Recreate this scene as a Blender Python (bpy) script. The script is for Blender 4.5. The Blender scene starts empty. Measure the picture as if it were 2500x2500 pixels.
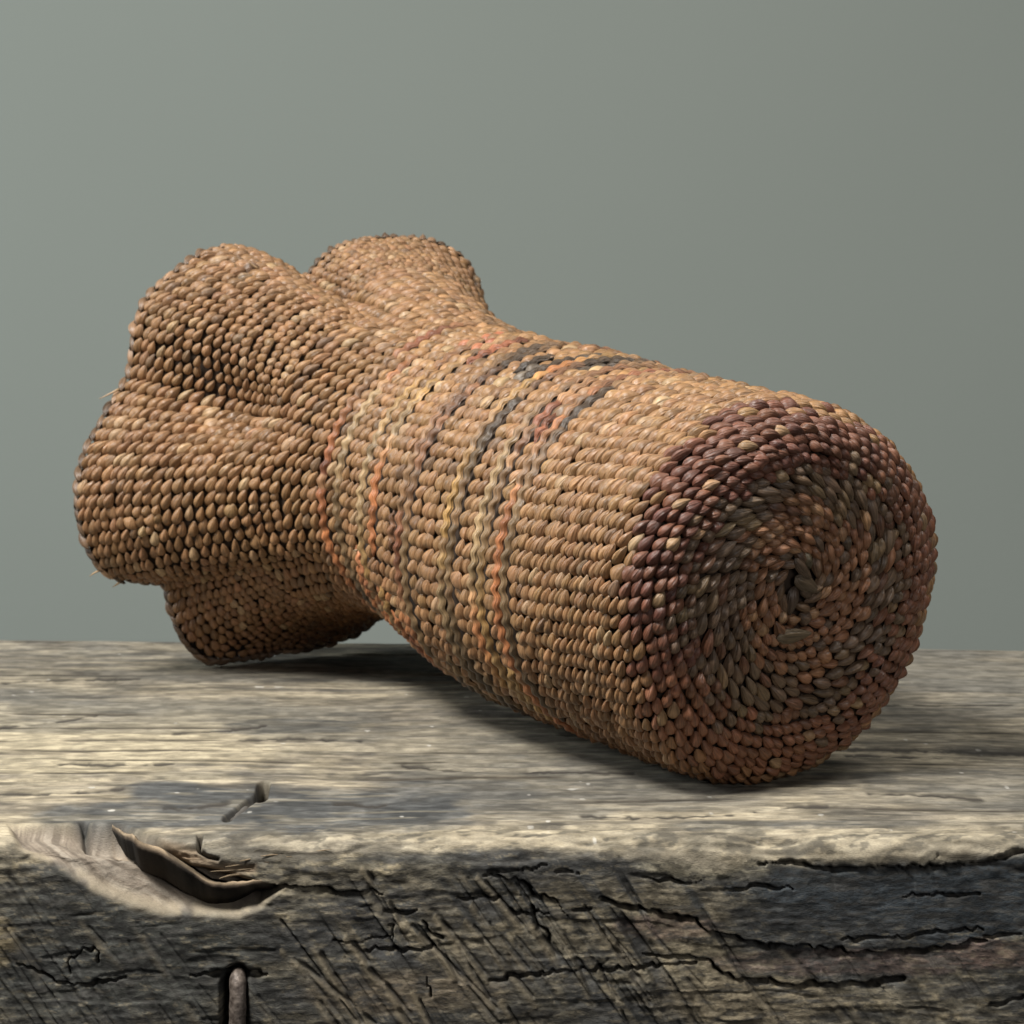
import bpy, math, random
import numpy as np
from mathutils import Vector, Matrix

SC = bpy.context.scene
COL = SC.collection
S = 0.055                                   # metres per base radius; everything below is in base radii
random.seed(5); RNG = np.random.default_rng(11)

# ------------------------------------------------------------------ camera, world, lamps, exposure
cam_d = bpy.data.cameras.new('camera'); cam = bpy.data.objects.new('camera', cam_d); COL.objects.link(cam)
CAM_D, CAM_H, PITCH = 14.06, 3.302, math.atan((1250-345.3)/7350)
cam.location = (0, -CAM_D*S, CAM_H*S)
cam.rotation_euler = (math.pi/2-PITCH, 0, 0)
cam_d.sensor_width = 36; cam_d.lens = 36*7350/2500
cam_d.clip_start = 0.01; cam_d.clip_end = 50
cam_d.dof.use_dof = True; cam_d.dof.focus_distance = 14.9*S; cam_d.dof.aperture_fstop = 45
SC.camera = cam

W = bpy.data.worlds.new('World'); SC.world = W; W.use_nodes = True
bg = W.node_tree.nodes['Background']; bg.inputs[0].default_value = (0.80, 0.90, 1.0, 1); bg.inputs[1].default_value = 0.035

def area(name, loc, target, power, size, color):
    l = bpy.data.lights.new(name, 'AREA'); l.energy = power; l.shape = 'DISK'; l.size = size; l.color = color
    o = bpy.data.objects.new(name, l); COL.objects.link(o); o.location = loc
    o.rotation_euler = (Vector(target)-Vector(loc)).to_track_quat('-Z', 'Y').to_euler()
    return o
area('key_lamp', (-0.48, -0.32, 0.94), (0, 0.12, 0.05), 27.0, 0.30, (1.0, 0.965, 0.905))
area('right_lamp', (0.52, 0.16, 1.0), (0.05, 0.14, 0.05), 6.5, 0.5, (1.0, 0.965, 0.90))
area('front_fill', (0.50, -1.25, 0.42), (0.05, 0.1, 0.05), 3.9, 0.5, (1.0, 0.97, 0.94))  # added fill, low in front, to brighten the front face and base
area('backdrop_fill', (-1.75, 0.30, 0.7), (0.05, 1.6, 0.15), 22.5, 0.6, (0.93, 0.99, 1.0))  # added fill aimed at the backdrop to lift it, not a fixture

SC.view_settings.view_transform = 'Standard'; SC.view_settings.look = 'None'
SC.view_settings.exposure = 0.0; SC.view_settings.gamma = 1.0
SC.render.engine = 'CYCLES'; SC.cycles.use_denoising = True; SC.cycles.max_bounces = 6

# ------------------------------------------------------------------ noise
def _hash(ix, iy, seed):
    h = (ix.astype(np.int64)*374761393+iy.astype(np.int64)*668265263+seed*974711) & 0xffffffff
    h = ((h ^ (h >> 13))*1274126177) & 0xffffffff
    return ((h ^ (h >> 16)) & 0xffff).astype(np.float32)/65535.0
def vnoise(x, y, seed=0):
    ix = np.floor(x); iy = np.floor(y); fx = x-ix; fy = y-iy
    fx = fx*fx*(3-2*fx); fy = fy*fy*(3-2*fy)
    a = _hash(ix, iy, seed); b = _hash(ix+1, iy, seed); c = _hash(ix, iy+1, seed); d = _hash(ix+1, iy+1, seed)
    return (a*(1-fx)+b*fx)*(1-fy)+(c*(1-fx)+d*fx)*fy
def fbm(x, y, seed=0, o=4, g=0.5):
    s = 0; w = 1.0; t = 0
    for i in range(o):
        s = s+w*vnoise(x, y, seed+i*17); t += w; w *= g; x = x*2.03+3.1; y = y*2.03+1.7
    return s/t
def sstep(a, b, x):
    t = np.clip((x-a)/(b-a), 0, 1); return t*t*(3-2*t)
def mix(a, b, t): return a+(np.asarray(b, np.float32)-a)*np.asarray(t)[..., None]

# ------------------------------------------------------------------ helpers
def np_mesh(name, verts, quads=None, tris=None, smooth=True, col=None, uv=None):
    """verts (n,3); quads (k,4) / tris (k,3) index arrays; col per-vertex rgb; uv per-vertex"""
    me = bpy.data.meshes.new(name)
    verts = np.asarray(verts, np.float32)
    loops = []; starts = []; totals = []; n = 0
    if quads is not None and len(quads):
        quads = np.asarray(quads, np.int32); loops.append(quads.ravel()); starts.append(n+4*np.arange(len(quads))); totals.append(np.full(len(quads), 4)); n += quads.size
    if tris is not None and len(tris):
        tris = np.asarray(tris, np.int32); loops.append(tris.ravel()); starts.append(n+3*np.arange(len(tris))); totals.append(np.full(len(tris), 3)); n += tris.size
    loops = np.concatenate(loops).astype(np.int32); starts = np.concatenate(starts).astype(np.int32); totals = np.concatenate(totals).astype(np.int32)
    me.vertices.add(len(verts)); me.vertices.foreach_set('co', verts.ravel())
    me.loops.add(len(loops)); me.loops.foreach_set('vertex_index', loops)
    me.polygons.add(len(starts)); me.polygons.foreach_set('loop_start', starts); me.polygons.foreach_set('loop_total', totals)
    me.polygons.foreach_set('use_smooth', np.full(len(starts), smooth, bool))
    if uv is not None:
        l = me.uv_layers.new(name='UVMap'); l.data.foreach_set('uv', np.asarray(uv, np.float32)[loops].ravel())
    if col is not None:
        ca = me.color_attributes.new('col', 'FLOAT_COLOR', 'POINT')
        ca.data.foreach_set('color', np.c_[np.asarray(col, np.float32), np.ones(len(verts), np.float32)].ravel())
    me.update(calc_edges=True); me.validate()
    return me
def link(name, me, mat, parent=None, loc=None):
    o = bpy.data.objects.new(name, me); COL.objects.link(o)
    if mat and not me.materials: me.materials.append(mat)
    if parent: o.parent = parent
    if loc is not None: o.location = loc
    return o

class NT:
    def __init__(self, name):
        self.m = bpy.data.materials.new(name); self.m.use_nodes = True
        self.t = self.m.node_tree; self.b = self.t.nodes['Principled BSDF']
    def n(self, typ, **kw):
        x = self.t.nodes.new(typ)
        for k, v in kw.items():
            if isinstance(k, str) and k.startswith('i_'): x.inputs[k[2:]].default_value = v
            else: setattr(x, k, v)
        return x
    def l(self, a, b): self.t.links.new(a, b)
def mixrgb(N, mode, fac, a, b):
    x = N.n('ShaderNodeMix', data_type='RGBA', blend_type=mode)
    for sock, v in ((x.inputs[0], fac), (x.inputs[6], a), (x.inputs[7], b)):
        if hasattr(v, 'is_linked'): N.l(v, sock)
        else: sock.default_value = v
    return x.outputs[2]

def fibre_material(name, rough=0.5, spec=0.45):
    """dyed plant fibre: colour = vertex colour x object colour, fine streaks along the stitch"""
    N = NT(name)
    at = N.n('ShaderNodeAttribute', attribute_name='col'); oi = N.n('ShaderNodeObjectInfo')
    c = mixrgb(N, 'MULTIPLY', 1.0, at.outputs['Color'], oi.outputs['Color'])
    uv = N.n('ShaderNodeUVMap', uv_map='UVMap')
    rnd = N.n('ShaderNodeMath', operation='MULTIPLY'); N.l(oi.outputs['Random'], rnd.inputs[0]); rnd.inputs[1].default_value = 97.0
    cmb = N.n('ShaderNodeCombineXYZ'); N.l(rnd.outputs[0], cmb.inputs[0]); N.l(rnd.outputs[0], cmb.inputs[1])
    add = N.n('ShaderNodeVectorMath', operation='ADD'); N.l(uv.outputs[0], add.inputs[0]); N.l(cmb.outputs[0], add.inputs[1])
    mp = N.n('ShaderNodeMapping'); N.l(add.outputs[0], mp.inputs[0]); mp.inputs['Scale'].default_value = (1.2, 9.0, 1)
    nz = N.n('ShaderNodeTexNoise', noise_dimensions='2D'); N.l(mp.outputs[0], nz.inputs['Vector']); nz.inputs['Scale'].default_value = 1.0; nz.inputs['Detail'].default_value = 3
    rp = N.n('ShaderNodeMapRange'); N.l(nz.outputs[0], rp.inputs[0]); rp.inputs[1].default_value = .25; rp.inputs[2].default_value = .75; rp.inputs[3].default_value = .56; rp.inputs[4].default_value = 1.40
    gr = N.n('ShaderNodeCombineColor'); [N.l(rp.outputs[0], gr.inputs[i]) for i in range(3)]
    c2 = mixrgb(N, 'MULTIPLY', 1.0, c, gr.outputs[0])
    N.l(c2, N.b.inputs['Base Color'])
    bp = N.n('ShaderNodeBump'); bp.inputs['Strength'].default_value = .6; bp.inputs['Distance'].default_value = .0008
    N.l(nz.outputs[0], bp.inputs['Height']); N.l(bp.outputs[0], N.b.inputs['Normal'])
    rr = N.n('ShaderNodeMapRange'); N.l(nz.outputs[0], rr.inputs[0]); rr.inputs[3].default_value = rough-.14; rr.inputs[4].default_value = rough+.16
    N.l(rr.outputs[0], N.b.inputs['Roughness']); N.b.inputs['Specular IOR Level'].default_value = spec
    return N.m

# ------------------------------------------------------------------ backdrop
def make_backdrop():
    N = NT('painted_wall')
    tc = N.n('ShaderNodeTexCoord'); nz = N.n('ShaderNodeTexNoise'); nz.inputs['Scale'].default_value = 2.2; nz.inputs['Detail'].default_value = 5
    N.l(tc.outputs['Object'], nz.inputs['Vector'])
    rp = N.n('ShaderNodeValToRGB'); rp.color_ramp.elements[0].color = (0.268, 0.296, 0.270, 1); rp.color_ramp.elements[1].color = (0.296, 0.324, 0.298, 1)
    N.l(nz.outputs[0], rp.inputs[0]); N.l(rp.outputs[0], N.b.inputs['Base Color']); N.b.inputs['Roughness'].default_value = .9
    N.b.inputs['Specular IOR Level'].default_value = .15
    n2 = N.n('ShaderNodeTexNoise'); n2.inputs['Scale'].default_value = 260; N.l(tc.outputs['Object'], n2.inputs['Vector'])
    bp = N.n('ShaderNodeBump'); bp.inputs['Strength'].default_value = .1; bp.inputs['Distance'].default_value = .001; N.l(n2.outputs[0], bp.inputs['Height']); N.l(bp.outputs[0], N.b.inputs['Normal'])
    x0, x1, z0, z1, y0, y1 = -6, 6, -1.6, 3.4, 0, 0.1
    v = [(x0,y0,z0),(x1,y0,z0),(x1,y0,z1),(x0,y0,z1),(x0,y1,z0),(x1,y1,z0),(x1,y1,z1),(x0,y1,z1)]
    q = [(0,1,2,3),(5,4,7,6),(4,0,3,7),(1,5,6,2),(3,2,6,7),(4,5,1,0)]
    o = link('backdrop', np_mesh('backdrop', v, quads=q, smooth=False), N.m, loc=(0, 1.55, 0))
    o['kind'] = 'structure'; o['label'] = 'plain grey-green painted backdrop wall behind the wooden beam'
make_backdrop()
CRACKS = {
'a':[(-1.107,0.237),(-0.988,0.239),(-0.879,0.246),(-0.842,0.269),(-0.76,0.26),(-0.685,0.255),(-0.614,0.269)],
'b':[(-2.368,0.616),(-2.273,0.658),(-2.155,0.71),(-2.017,0.716),(-1.935,0.691),(-1.852,0.677)],
'c':[(-2.117,0.663),(-2.13,0.606),(-2.055,0.531),(-1.978,0.555),(-1.983,0.602)],
'd':[(-1.73,-0.653),(-1.604,-0.679),(-1.441,-0.775)],
'e':[(-2.614,-1.02),(-2.467,-1.011),(-2.367,-0.998)],
'f':[(-2.295,-1.034),(-2.159,-1.043),(-2.002,-1.112)],
'g':[(-0.887,-0.797),(-0.781,-0.784),(-0.716,-0.731),(-0.636,-0.775)],
'h':[(-1.541,0.667),(-1.449,0.665),(-1.358,0.677),(-1.266,0.677),(-1.175,0.663)],
'i':[(-0.855,0.498),(-0.737,0.503),(-0.572,0.47)],
'j':[(-0.7,0.545),(-0.582,0.55),(-0.371,0.526)],
'k':[(-0.608,0.358),(-0.535,0.363),(-0.453,0.347)],
'l':[(-0.261,0.288),(-0.188,0.294),(-0.06,0.288)],
'm':[(-0.133,0.181),(-0.06,0.182),(0.058,0.213),(0.104,0.283),(0.204,0.293),(0.236,0.339),(0.277,0.395)],
'n':[(0.099,0.339),(0.122,0.423),(0.182,0.48),(0.177,0.508)],
'o':[(0.432,0.293),(0.487,0.316),(0.578,0.339),(0.67,0.349),(0.743,0.381),(0.882,0.395),(0.908,0.433),(0.963,0.456),(1.072,0.475),(1.192,0.522),(1.329,0.525),(1.475,0.526),(1.512,0.545),(1.676,0.555),(1.786,0.564),(1.951,0.55),(2.133,0.522),(2.279,0.498)],
'p':[(-0.106,0.695),(0.031,0.677),(0.214,0.656),(0.397,0.644),(0.58,0.63),(0.883,0.611)],
'q':[(0.625,0.569),(0.689,0.575),(0.817,0.573),(0.945,0.592),(0.992,0.648),(1.093,0.691),(1.239,0.691),(1.276,0.714),(1.368,0.728),(1.45,0.71),(1.679,0.714),(1.88,0.691)],
'r':[(0.623,0.19),(0.724,0.199),(0.806,0.213),(0.906,0.199)],
's':[(0.044,-1.584),(0.236,-1.57),(0.437,-1.55),(0.637,-1.512)],
't':[(1.582,0.494),(1.828,0.478),(2.011,0.461),(2.148,0.447),(2.257,0.447)],
'u':[(2.267,0.48),(2.376,0.47),(2.451,0.461)],
'v':[(1.185,0.12),(1.304,0.111),(1.395,0.114),(1.441,0.139),(1.532,0.151),(1.596,0.143),(1.732,0.139),(1.85,0.131),(2.033,0.134),(2.233,0.111),(2.323,0.078),(2.443,0.052)],
'w':[(1.853,0.279),(1.989,0.269),(2.144,0.274),(2.236,0.269)],
'x':[(2.301,0.813),(2.383,0.794),(2.458,0.775)],
'y':[(-0.408,0.677),(-0.395,0.724),(-0.39,0.771)],
'z':[(-0.59,0.423),(-0.567,0.428),(-0.572,0.498)],
'aa':[(-0.426,0.405),(-0.385,0.47),(-0.335,0.484)],
'ab':[(0.213,0.162),(0.268,0.157),(0.322,0.171)],
'ac':[(-0.106,0.162),(-0.006,0.153),(0.167,0.125)],
'ad':[(1.804,-1.907),(2.114,-1.917),(2.315,-1.882)],
'ae':[(1.202,-0.558),(1.277,-0.558),(1.379,-0.644),(1.572,-0.666)],
'af':[(1.068,0.246),(1.196,0.227),(1.342,0.246)],
'ag':[(0.296,0.349),(0.378,0.344)],
'ah':[(-0.006,0.349),(0.086,0.372),(0.177,0.367)],
'ai':[(-1.892,-2.561),(-1.632,-2.638),(-1.405,-2.793)],
'aj':[(-2.908,-2.762),(-2.654,-2.872),(-2.414,-3.112)],
'ak':[(-1.574,-2.336),(-1.197,-2.41),(-0.84,-2.336)],
'al':[(0.101,-2.516),(0.544,-2.455)],
'am':[(1.837,-2.116),(2.266,-2.073),(2.787,-2.045)],
'an':[(1.818,-0.973),(2.112,-0.948),(2.37,-0.874)],
'ao':[(-3.141,-4.142),(-2.764,-4.234),(-2.311,-4.271)],
'ap':[(2.14,-3.442),(2.617,-3.493),(3.037,-3.527)],
'aq':[(-2.456,-1.763),(-1.992,-1.681),(-1.801,-1.735)],
'ar':[(-0.584,-1.763),(-0.185,-1.558),(0.095,-1.599)],
'as':[(0.35,-0.488),(0.739,-0.43),(1.082,-0.488)],
}
AREAS = {
'scoop':[(-2.456,-0.307),(-2.199,-0.327),(-1.902,-0.327),(-1.534,0.125),(-1.116,0.237),(-1.217,0.339),(-1.309,0.377),(-1.491,0.375),(-1.674,0.365),(-1.828,0.325),(-1.946,0.281),(-2.045,0.227),(-2.126,0.171),(-2.198,0.12),(-2.261,0.083),(-2.36,0.022)],
'cavity':[(-1.919,0.013),(-1.865,-0.043),(-1.787,0.027),(-1.66,0.069),(-1.534,0.153),(-1.444,0.213),(-1.353,0.229),(-1.234,0.204),(-1.143,0.199),(-1.111,0.246),(-1.134,0.269),(-1.217,0.316),(-1.399,0.328),(-1.572,0.288),(-1.699,0.227),(-1.816,0.148)],
'lip':[(-1.945,-0.266),(-1.873,-0.103),(-1.787,0.027),(-1.66,0.069),(-1.534,0.153),(-1.444,0.213),(-1.353,0.229),(-1.234,0.204),(-1.143,0.199)],
'inner':[(-1.945,-0.307),(-1.763,-0.103),(-1.496,0.013),(-1.487,0.05),(-1.397,0.106),(-1.224,0.125),(-1.224,0.162),(-1.371,0.218),(-1.444,0.213),(-1.534,0.153),(-1.66,0.069),(-1.787,0.027),(-1.873,-0.103)],
'shade_hole':[(-1.511,-0.103),(-1.488,-0.103),(-1.487,0.022),(-1.451,0.06),(-1.397,0.087),(-1.406,0.101),(-1.46,0.087),(-1.501,0.041)],
'nailtop':[(-1.287,-0.998),(-1.326,-0.775),(-1.394,-0.474)],
'holetop':[(-1.302,-1.227),(-1.269,-0.953),(-1.288,-0.886)],
'nail':[(-1.317,0.667),(-1.319,0.907)],
'nailcav':[(-1.367,0.686),(-1.374,0.912)],
'fib':[(-1.375,0.171),(-1.261,0.157),(-1.215,0.153),(-1.371,0.218)],
'crack2':[(-2.091,-0.348),(-1.969,0.004),(-1.897,0.087)],
}
# ------------------------------------------------------------------ the weathered beam
def beam_grid():
    xs = np.r_[-np.linspace(7.5, 3.5, 110)[:-1], np.arange(-3.5, -2.62, .010), np.arange(-2.62, 2.62, .0046), np.arange(2.62, 3.5001, .010), np.linspace(3.5, 7.5, 110)[1:]]
    rows = []                                    # y, z, ny, nz, q, far
    re_ = 0.17
    for q in np.r_[np.arange(-5.70, -2.2, .021), np.arange(-2.2, -.6, .0145), np.arange(-.6, -re_, .008)]: rows.append((-q, 0, 0, 1, q))
    for t in np.linspace(0, 1, 36)[:-1]:
        y = re_*(1-t)**2; z = -re_*t*t; ny = -t; nz = 1-t; l = math.hypot(ny, nz); rows.append((y, z, ny/l, nz/l, -re_+2*re_*t))
    for q in np.r_[np.arange(re_, 1.0, .0060), np.linspace(1.0, 2.3, 60)]: rows.append((0, -q, -1, 0, q))
    nvis = len(rows)
    for y in np.linspace(.1, 5.6, 8): rows.append((y, -2.34, 0, -1, 9.))
    for z in np.linspace(-2.25, -.06, 8): rows.append((5.70, z, 1, 0, 9.))
    return xs, np.array(rows), nvis
def polydist(px, py, pts, closed=False):
    pts = np.asarray(pts, float)
    if closed: pts = np.r_[pts, pts[:1]]
    best = np.full(px.shape, 1e9); side = np.zeros(px.shape); 
    for (ax, ay), (bx, by) in zip(pts[:-1], pts[1:]):
        dx, dy = bx-ax, by-ay; L2 = dx*dx+dy*dy+1e-12
        t = np.clip(((px-ax)*dx+(py-ay)*dy)/L2, 0, 1)
        ex = px-ax-t*dx; ey = py-ay-t*dy; d = np.hypot(ex, ey)
        k = d < best; best = np.where(k, d, best); side = np.where(k, (dx*ey-dy*ex)/math.sqrt(L2), side)
    return best, side
def inside(px, py, pts):
    pts = np.asarray(pts, float); r = np.zeros(px.shape, bool); j = len(pts)-1
    for i in range(len(pts)):
        xi, yi = pts[i]; xj, yj = pts[j]
        if yi != yj: r ^= ((yi > py) != (yj > py)) & (px < (xj-xi)*(py-yi)/(yj-yi)+xi)
        j = i
    return r
def sdf(px, py, pts):
    d, _ = polydist(px, py, pts, True); return np.where(inside(px, py, pts), -d, d)
def window(X, Q, pts, m):
    pts = np.asarray(pts); return (np.searchsorted(X[:, 0], pts[:, 0].min()-m), np.searchsorted(X[:, 0], pts[:, 0].max()+m),
                                   np.searchsorted(Q[0], pts[:, 1].min()-m), np.searchsorted(Q[0], pts[:, 1].max()+m))
def rough_line(pts, amp, seed):
    """a traced crack, broken into short uneven steps"""
    r = np.random.default_rng(seed); pts = np.asarray(pts, float); out = [pts[0]]
    for a, b in zip(pts[:-1], pts[1:]):
        n = max(1, int(np.hypot(*(b-a))/.022))
        for k in range(1, n+1):
            p = a+(b-a)*k/n
            if k < n: p = p+r.normal(0, amp, 2)*[.6, 1]
            out.append(p)
    return np.array(out)

def make_beam():
    xs, R, nv = beam_grid()
    nx, nr = len(xs), len(R)
    X = np.repeat(xs[:, None], nr, 1); Q = np.repeat(R[None, :, 4], nx, 0)
    vis = slice(0, nv)
    x = X[:, vis]; q = Q[:, vis].copy()
    front = sstep(-.05, .14, q)                       # 0 on the top, 1 on the front face
    wx = x+.10*(fbm(x*.9, q*1.3, 3)-.5); wq = q+.22*(fbm(x*.7, q*.5, 4, 3)-.5)
    # ---- relief
    d = .045*(fbm(x*.6, q*.6, 21, 2)-.5)
    grain = fbm(wx*.7, wq*6.5, 31, 2); fine = fbm(wx*2.2, wq*13, 41, 2); gr3 = fbm(x*6, q*19, 43, 2)
    d += (1-front)*(.010*(grain-.5)+.006*(fine-.5)+.003*(gr3-.5))
    chk = fbm(wx*.6, wq*9, 51, 2); d -= (1-front)*.010*sstep(.72, .80, chk)
    # front: flaky, sawn
    lump = fbm(x*3.2, q*6.5, 61, 4, .55); grit = fbm(x*15, q*24, 71, 3, .6)
    gr2 = fbm(x*13+q*4, q*52, 72, 3, .65); d += front*(.012*(lump-.5)+.006*(grit-.5)+.007*(gr2-.5))
    lay = fbm(wx*1.3+.5*q, wq*9, 75, 3); d -= front*.007*sstep(.60, .64, lay)
    sa = math.radians(57); su = x*math.sin(sa)-q*math.cos(sa)          # across the saw strokes
    sv = x*math.cos(sa)+q*math.sin(sa)
    saw = fbm(su*17+.4*fbm(sv*2, su*2, 80, 2), sv*.9, 81, 3, .55)
    sawm = front*(sstep(-1.05, -.75, x)*(1-sstep(.9, 1.3, x))+.45*(1-sstep(-1.3, -1.0, x))+.35*sstep(1.2, 1.6, x)*sstep(.3, .7, q))*sstep(.12, .30, q)
    sawm = sawm*(.25+.75*sstep(.38, .60, fbm(x*1.1, q*2.2, 83, 3)))
    d -= sawm*.034*sstep(.50, .64, saw)
    d += sawm*.014*(fbm(su*42, sv*2, 85, 2)-.5)
    # ragged edge
    edge = np.exp(-(q/.16)**2)
    d += edge*.040*(fbm(x*2.3, q*3, 91, 3, .5)-.5)+edge*.016*(fbm(x*7, q*9, 92, 2)-.5)
    d -= edge*.012*sstep(.58, .7, fbm(x*3.1, q*9, 93, 2))
    # right end: a flake of the top hangs over the front
    fl = np.exp(-((q-.02)/.10)**2)*sstep(1.25, 1.5, x); d += fl*.035
    # ---- colour
    n1 = fbm(wx*.50, wq*3.0, 101, 3, .6); n2 = fbm(x*.55, q*1.0, 111, 3); n3 = fbm(wx*1.1, wq*9.5, 121, 2, .6); n4 = fbm(x*18, q*34, 131, 2)
    nf = fbm(wx*3.0, wq*15, 139, 2, .6); np_ = fbm(x*3.2+q*.6, q*2.2-x*.4, 132, 4, .62)
    col = np.empty(x.shape+(3,), np.float32); col[:] = (.205, .176, .132)
    col = mix(col, (.33, .283, .20), sstep(.42, .62, n1)*.9)
    col = mix(col, (.130, .120, .102), sstep(.50, .34, n1)*.75)
    col = mix(col, (.40, .345, .25), sstep(.54, .68, n3)*.6)
    col = mix(col, (.105, .095, .078), sstep(.46, .32, n3)*.6)
    col = mix(col, (.40, .345, .25), sstep(.55, .70, np_)*.35); col = mix(col, (.125, .116, .098), sstep(.46, .32, np_)*.4)
    col = mix(col, (.44, .39, .29), sstep(.58, .74, nf)*.4); col = mix(col, (.085, .076, .062), sstep(.44, .30, nf)*.5)
    lf = sstep(-.7, -1.9, x)*sstep(-3.8, -3.1, q)*(1-sstep(-1.6, -1.05, q))           # pale sapwood at the left
    col = mix(col, (.43, .375, .26), lf*.62*sstep(.34, .54, .5*fbm(wx*.8, wq*5, 133, 3, .6)+.5*np_))
    col = mix(col, (.38, .33, .235), sstep(-1.9, -1.2, x)*(1-sstep(.3, 1.1, x))*sstep(-3.0, -2.4, q)*(1-sstep(-1.7, -1.1, q))*.6*sstep(.42, .60, .5*n3+.5*np_))
    # grey weathering: broad patches on the back and the right
    g = sstep(.50, .64, n2)*.55+.35*sstep(1.2, 2.6, x)+.25*sstep(-2.5, -5., q)
    col = mix(col, (.150, .143, .124), np.clip(g*(.5+.8*(1-n1)), 0, .8))
    # slate-grey stains near the broken edge
    def blob(cx, cq, rx, rq, k=1., seed=0):
        w = ((x-cx)/rx)**2+((q-cq)/rq)**2+2.2*(fbm(x*2.2, q*2.5, 140+seed, 4, .6)-.5)
        return sstep(1.15, .55, w)*k
    slate = np.array((.066, .070, .072), np.float32)
    st = np.maximum.reduce([blob(-1.15, -.74, .98, .60, 1.0, 1), blob(-1.9, -.50, .60, .34, .95, 2), blob(-.85, -.62, .55, .45, .9, 9), blob(-.35, -1.05, .55, .35, .55, 3), blob(-1.25, -2.75, .45, .35, .6, 4),
                            blob(.0, -.62, .5, .25, .45, 5), blob(1.3, -.25, .5, .10, .7, 6), blob(2.2, -1.3, .8, .3, .35, 7), blob(-.75, -.30, .55, .20, .7, 8)])
    col = mix(col, slate*1.0+.0, st*(.72+.35*n1).clip(0, 1)); 
    col = mix(col, (.19, .185, .17), st*.6*sstep(.55, .70, np_)); col = mix(col, (.045, .047, .047), st*.7*sstep(.46, .32, np_)); col = mix(col, (.24, .215, .165), st*.5*sstep(.60, .74, nf))
    # cream worn band along the front edge
    worn = np.exp(-((q+.16+.10*(fbm(x*1.3, q, 150, 3)-.5))/(.08+.08*sstep(-.5, .5, x)))**2)*(sstep(-.95, -.5, x))*(1-.55*sstep(.9, 1.5, x)*(1-sstep(1.6, 2.2, x)))
    worn = np.maximum(worn, .9*np.exp(-((q+.10-.0)/.20)**2)*(1-sstep(-2.25, -1.95, x)))
    worn = worn*(1-.85*st*sstep(-.10, -.26, q))
    worn = worn*sstep(.30, .52, fbm(x*3+q*2, q*7, 155, 3))
    col = mix(col, (.355, .305, .215), worn*.85)
    fz = fbm(x*11+q*16, q*15-x*5, 156, 3, .65); eb = np.exp(-((q+.05)/.24)**2)
    col = mix(col, (.12, .108, .085), eb*sstep(.50, .36, fz)*.85); col = mix(col, (.38, .335, .25), eb*sstep(.56, .70, fz)*.5); d += eb*.010*(fz-.5)
    # white flecks
    col = mix(col, (.60, .58, .53), sstep(.88, .91, fbm(x*11, q*8, 161, 2))*.5*(1-front))
    for gq, gx0, gx1, sd in ((-2.72, -3.3, -1.4, 1), (-2.36, -3.3, -.9, 2), (-2.10, -2.9, -1.5, 3), (-1.82, -2.8, -.2, 4), (-1.50, -2.7, -1.7, 5), (-3.15, -3.2, -2.0, 6), (-1.42, -.9, .4, 7), (-2.05, -.6, 1.0, 8), (-1.15, .6, 1.7, 9), (-.82, .2, 1.3, 10), (-1.7, 1.5, 3.2, 11), (-2.6, 1.7, 3.3, 12), (-.62, 1.4, 2.7, 13), (-3.3, 1.9, 3.4, 14), (-4.4, -3.4, -2.3, 15)):
        off = q-gq-.16*(fbm(x*.8+sd*7, x*0+sd, 500+sd, 3)-.5); wv = sstep(gx0, gx0+.25, x)*(1-sstep(gx1-.25, gx1, x))*sstep(.33, .52, fbm(x*2.3, x*0+sd*3.3, 520+sd, 2))
        e = np.exp(-(off/(.026*np.where(q < -2.4, 1.35, 1.0)*(.6+.8*fbm(x*3, x*0+sd, 540+sd, 2))))**2)*wv; col = mix(col, (.055, .046, .034), e*.92); d -= .003*e
    # front face: grey-black weathered skin with olive-tan wear
    f = np.empty_like(col); f[:] = (0.066, 0.064, 0.056)
    m1 = fbm(x*1.9, q*6.4, 171, 4, .62); m2 = fbm(x*11, q*16, 181, 3, .6)
    f = mix(f, (0.165, 0.145, 0.105), sstep(.48, .68, m1)*.85)
    f = mix(f, (0.292, 0.243, 0.157), sstep(.62, .78, m2)*.60*sstep(.42, .6, m1))
    f = mix(f, (0.049, 0.050, 0.050), sstep(.50, .34, m1)*.75)
    f = mix(f, (.050, .050, .050), sstep(.54, .66, saw)*sawm*.75)
    f = mix(f, (0.227, 0.189, 0.124), sstep(.50, .38, saw)*sawm*.6)
    m3 = fbm(x*15+q*5, q*60, 188, 4, .68); m4 = fbm(x*7, q*40+x*2, 189, 3, .6)
    def fb(cx, cq, rx, rq, c, k, seed):
        nonlocal f
        w = ((x-cx)/rx)**2+((q-cq)/rq)**2+1.6*(fbm(x*2.4, q*4, 190+seed, 4, .6)-.5)
        f = mix(f, c, sstep(1.2, .5, w)*k)
    fb(1.85, .24, .95, .22, (.034, .041, .047), .95, 1); fb(2.3, .33, .5, .2, (.034, .041, .047), .9, 2)
    fb(-2.1, .55, .75, .38, (.052, .054, .050), .8, 3); fb(-1.6, .62, .6, .3, (.052, .053, .047), .7, 4)
    fb(1.5, .45, .6, .12, (.040, .044, .047), .7, 12); fb(.75, .43, .28, .08, (.105, .070, .056), .6, 5); fb(1.6, .61, .7, .07, (.10, .072, .062), .7, 6); fb(2.4, .56, .3, .08, (.13, .085, .07), .6, 7)
    fb(1.15, .80, .55, .12, (.20, .165, .11), .6, 8); fb(-2.45, .50, .10, .12, (.30, .24, .14), .7, 9); fb(-.55, .75, .45, .13, (.19, .15, .10), .6, 10); fb(.9, .12, .35, .10, (.27, .24, .17), .7, 11)
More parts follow.
